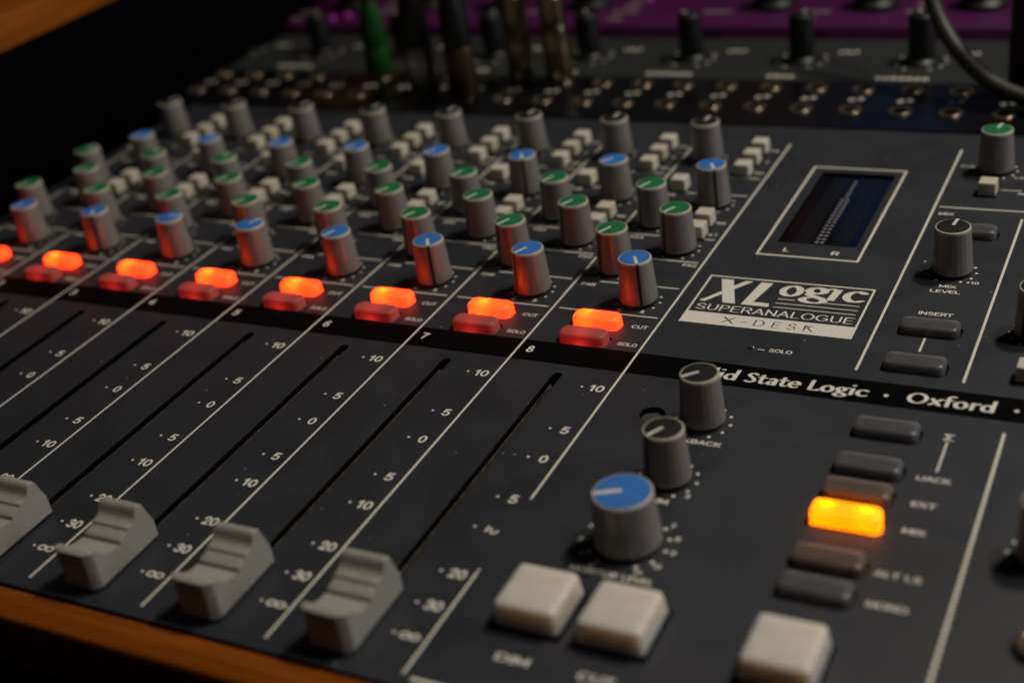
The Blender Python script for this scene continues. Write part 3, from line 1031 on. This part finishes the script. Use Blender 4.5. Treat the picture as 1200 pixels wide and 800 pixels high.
# ================================================================== patch bay behind the console
bay = thing('patch_bay', 'glossy black strip of two rows of brass jack sockets behind the mixing console', 'patch bay', (0, 0, -32))
mb = MB(); mb.box(-304, 186.2, 0, 157, 232.6, 32)
obj('bay_panel', mb.build('bay_panel', ['jack_panel']), bay)
mb = MB()
mb.lathe([(4.45, 0.02), (4.4, 0.35), (4.1, 0.62), (3.5, 0.7), (3.0, 0.55), (2.85, 0.1)], 28, 0, False)
mb.lathe([(2.9, 0.16), (0.1, 0.14)], 20, 1)
jack_me = mb.build('jack_socket', ['brass', 'slot_dark'], 45)
JX = [12.4 + 18.35 * k for k in range(-17, 8)]
for i, x in enumerate(JX):
    for y in (225.2, 203.6):
        obj('jack_socket', jack_me, bay, (x + random.uniform(-.25, .25), y + random.uniform(-.2, .2), 32), random.uniform(0, 6))
pr = Print(); pr.Z = 32.05
for i, x in enumerate(JX):
    # two little white numerals' worth of print between the rows (illegible in the photograph)
    for dx in (-1.6, 1.6):
        n_ = 9
        V = []
        for a in range(n_):
            V.append((x + dx + 1.2 * math.cos(2 * math.pi * a / n_), 214.6 + dx * 0.35 + 1.5 * math.sin(2 * math.pi * a / n_), pr.Z))
        for a in range(n_):
            V.append((x + dx + 0.55 * math.cos(2 * math.pi * a / n_), 214.6 + dx * 0.35 + 0.8 * math.sin(2 * math.pi * a / n_), pr.Z))
        pr.add(V, [(a, (a + 1) % n_, n_ + (a + 1) % n_, n_ + a) for a in range(n_)])
obj('socket_numbers', pr.build('socket_numbers', ['print_white']), bay)

# ================================================================== grey knob module
mod = thing('control_module', 'charcoal grey control module with tall black knobs behind the jack sockets', 'audio module', (0, 0, -32))
mb = MB(); mb.box(-304, 233.0, 0, 157, 283.4, 32)
obj('module_panel', mb.build('module_panel', ['grey_module']), mod)
mb = MB()
mb.lathe([(7.0, 0.02), (7.0, 1.0), (5.6, 1.8), (5.3, 2.2)], 32, 0, False)
mb.lathe([(5.2, 2.0), (5.0, 18.2), (4.7, 19.4), (4.2, 19.8), (0.2, 19.9)], 48, 0, True, False, ribs=24, amp=0.1, rz0=2.1, rz1=18.5)
tall_me = mb.build('tall_knob', ['black_knob'], 40)
pr = Print(); pr.Z = 20.0; pr.rect(1.2, -.4, 4.2, .4); tick_me = pr.build('tall_tick', ['print_white'])
GX = [-117.2 + 48.3 * k for k in range(-4, 6)]
for i, x in enumerate(GX):
    kx = obj('tall_knob', tall_me, mod, (x, 257.5, 32), rad(70 + 40 * (i % 3)))
    obj('pointer_line', tick_me, kx)
pr = Print(); pr.Z = 32.05
for i, x in enumerate(GX):
    pr.ring_dots(x, 257.5, 10.0, [-60, -30, 0, 30, 150, 180, 210, 240], 0.7)
    n_ = 7 if i % 2 else 4
    for j in range(n_):
        xx = x - 2 + (j - n_ / 2) * 3.0
        V = [(xx + r * 1.25 * math.cos(2 * math.pi * a / 9), 237.8 + r * 1.7 * math.sin(2 * math.pi * a / 9), pr.Z) for r in (1, .5) for a in range(9)]
        pr.add(V, [(a, (a + 1) % 9, 9 + (a + 1) % 9, 9 + a) for a in range(9)])
    for j in range(4):
        pr.rect(x + 13 + j * 2.2, 266 + (j % 2), x + 14.3 + j * 2.2, 268.2 + (j % 2))
obj('module_legend', pr.build('module_legend', ['print_white']), mod)

# ================================================================== purple unit
pur = thing('purple_unit', 'purple fronted effects unit with large black knobs behind the grey module', 'effects unit', (0, 0, -32))
mb = MB()
mb.rings([rrect(461, 52.6, 1.0, 0, 4, -73.5, 310.3), rrect(461, 52.6, 1.0, 36.4, 4, -73.5, 310.3), rrect(460, 51.6, 0.8, 37.2, 4, -73.5, 310.3), rrect(458.6, 50.2, 0.6, 37.5, 4, -73.5, 310.3)], True, True)
obj('unit_panel', mb.build('unit_panel', ['purple_paint'], 40), pur)
mb = MB(); mb.box(-304, 336.9, 0, 157, 341, 40)
obj('edge_strip', mb.build('edge_strip', ['cream_strip']), pur)
mb = MB()
mb.lathe([(10.5, 0.02), (10.4, 2.2), (8.6, 3.4), (8.0, 3.8), (7.6, 17.0), (7.2, 18.2), (0.2, 18.4)], 48, 0, True, False, ribs=18, amp=0.25, rz0=3.7, rz1=17.2)
big_me = mb.build('big_knob', ['black_knob'], 40)
pr = Print(); pr.Z = 18.5; pr.rect(2.5, -.5, 7.0, .5); bt_me = pr.build('big_tick', ['print_white'])
for i, x in enumerate([-3.5 + 45.5 * k for k in range(-6, 4)]):
    if i == 4:
        continue
    kx = obj('big_knob', big_me, pur, (x, 313.5, 37.5), rad(250 + 30 * (i % 4)))
    obj('pointer_line', bt_me, kx)
for k in range(-7, 4):
    pr = Print(); pr.Z = 37.56
    pr.rect(0, 303.0, 13, 305.6)
    if k % 2:
        pr.rect(2, 292.5, 9, 295.5)
    for j in range(6 if k % 3 == 0 else 0):
        pr.rect(3, 310 + j * 2.2, 12 - (j % 3) * 2, 311 + j * 2.2)
    obj('printed_legend', pr.build('printed_legend', ['cream_strip']), pur, (11.5 + 45.5 * k, 0, 0))
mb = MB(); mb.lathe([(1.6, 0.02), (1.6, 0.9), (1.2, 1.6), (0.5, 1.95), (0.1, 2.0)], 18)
pl_me = mb.build('glint_dome', ['purple_glint'], 60)
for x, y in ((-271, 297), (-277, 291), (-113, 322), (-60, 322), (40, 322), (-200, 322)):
    obj('indicator_or_glint', pl_me, pur, (x, y, 37.5))  # domes added as magenta glints, not lamps

# ================================================================== jack plugs standing in the bay
def plug(label, x, y, shell, body, r, h_shell, h, name='jack_plug', lean=0.0, straight=False):
    t = thing(name, label, 'jack plug', (x, y, 1.3), 'jack plugs in the patch bay')
    mb = MB()
    mb.lathe([(2.0, 0.25), (2.2, 0.6), (r * .9, 1.0), (r, 2.0), (r, h_shell - 1), (r * .93, h_shell)], 32, 0, True, True)
    obj('metal_shell', mb.build('metal_shell', [shell], 40), t)
    mb = MB()
    if straight:
        mb.lathe([(r * .9, h_shell - .2), (r * .96, h_shell + .6), (r * .96, h - 4.2), (r * 1.04, h - 3.8), (r * 1.04, h - 1.2), (r * .9, h - .3), (r * .6, h)], 32, 0, True, True)
    else:
        mb.lathe([(r * .9, h_shell - .2), (r * .97, h_shell + 1), (r * .95, h - 12), (r * .7, h - 3), (r * .55, h)], 32, 0, True, True)
    obj('plug_body', mb.build('plug_body', [body], 40), t)
    mb = MB()
    mb.lathe([(2.6, h - 1), (2.6, h + 60)], 16, 0, True, True)
    obj('cable', mb.build('plug_cable', ['cable_rubber'], 40), t)
    t.rotation_euler = (0, lean, 0)
    return t


plug('green jack plug standing in the patch bay', JX[5] - 1.0, 225.2, 'green_plastic', 'green_plastic', 6.0, 14, 34, lean=0.03)
plug('black jack plug with dull metal sleeve next to the green plug', JX[7] - 1.0, 203.6, 'nickel', 'black_plastic', 6.4, 22, 48)
plug('black jack plug with copper edged sleeve between dull and brass plugs', JX[8] + 0.6, 203.6, 'copper_shell', 'black_plastic', 6.4, 22, 48)
plug('tall brass jack plug beside the copper sleeved plug', JX[9] - 1.0, 225.2, 'gold', 'gold', 5.8, 20, 38, straight=True)
plug('tall brass jack plug standing farthest from the green plug', JX[10] - 1.0, 225.2, 'gold', 'gold', 5.8, 24, 38, straight=True)
plug('thick dark brown jack plug next to the drooping cable', JX[20] + 6.0, 225.2, 'brown_plastic', 'brown_plastic', 8.0, 22, 70)

# drooping cable
pts = [(24, 262, 95), (27, 252, 70), (31, 240, 46), (38, 228, 30), (48, 218, 18.5), (60, 210, 10), (74, 205, 5.5), (90, 202, 3.6), (120, 200, 3.3), (150, 199, 3.3)]
cu = bpy.data.curves.new('patch_cable', 'CURVE')
cu.dimensions = '3D'
cu.bevel_depth = 3.0 * MM
cu.bevel_resolution = 5
cu.resolution_u = 10
cu.use_fill_caps = True
sp = cu.splines.new('NURBS')
sp.points.add(len(pts) - 1)
for p, q in zip(sp.points, pts):
    p.co = (q[0] * MM, q[1] * MM, q[2] * MM, 1)
sp.order_u = 4
sp.use_endpoint_u = True
tmp = bpy.data.objects.new('patch_cable', cu)
col.objects.link(tmp)
me = bpy.data.meshes.new_from_object(tmp.evaluated_get(bpy.context.evaluated_depsgraph_get()))
bpy.data.objects.remove(tmp)
me.materials.clear(); me.materials.append(MATS['cable_rubber'])
me.polygons.foreach_set('use_smooth', [True] * len(me.polygons))
thing('patch_cable', 'dark rubber cable drooping down over the patch bay sockets', 'cable', (0, 0, 0), None, me)
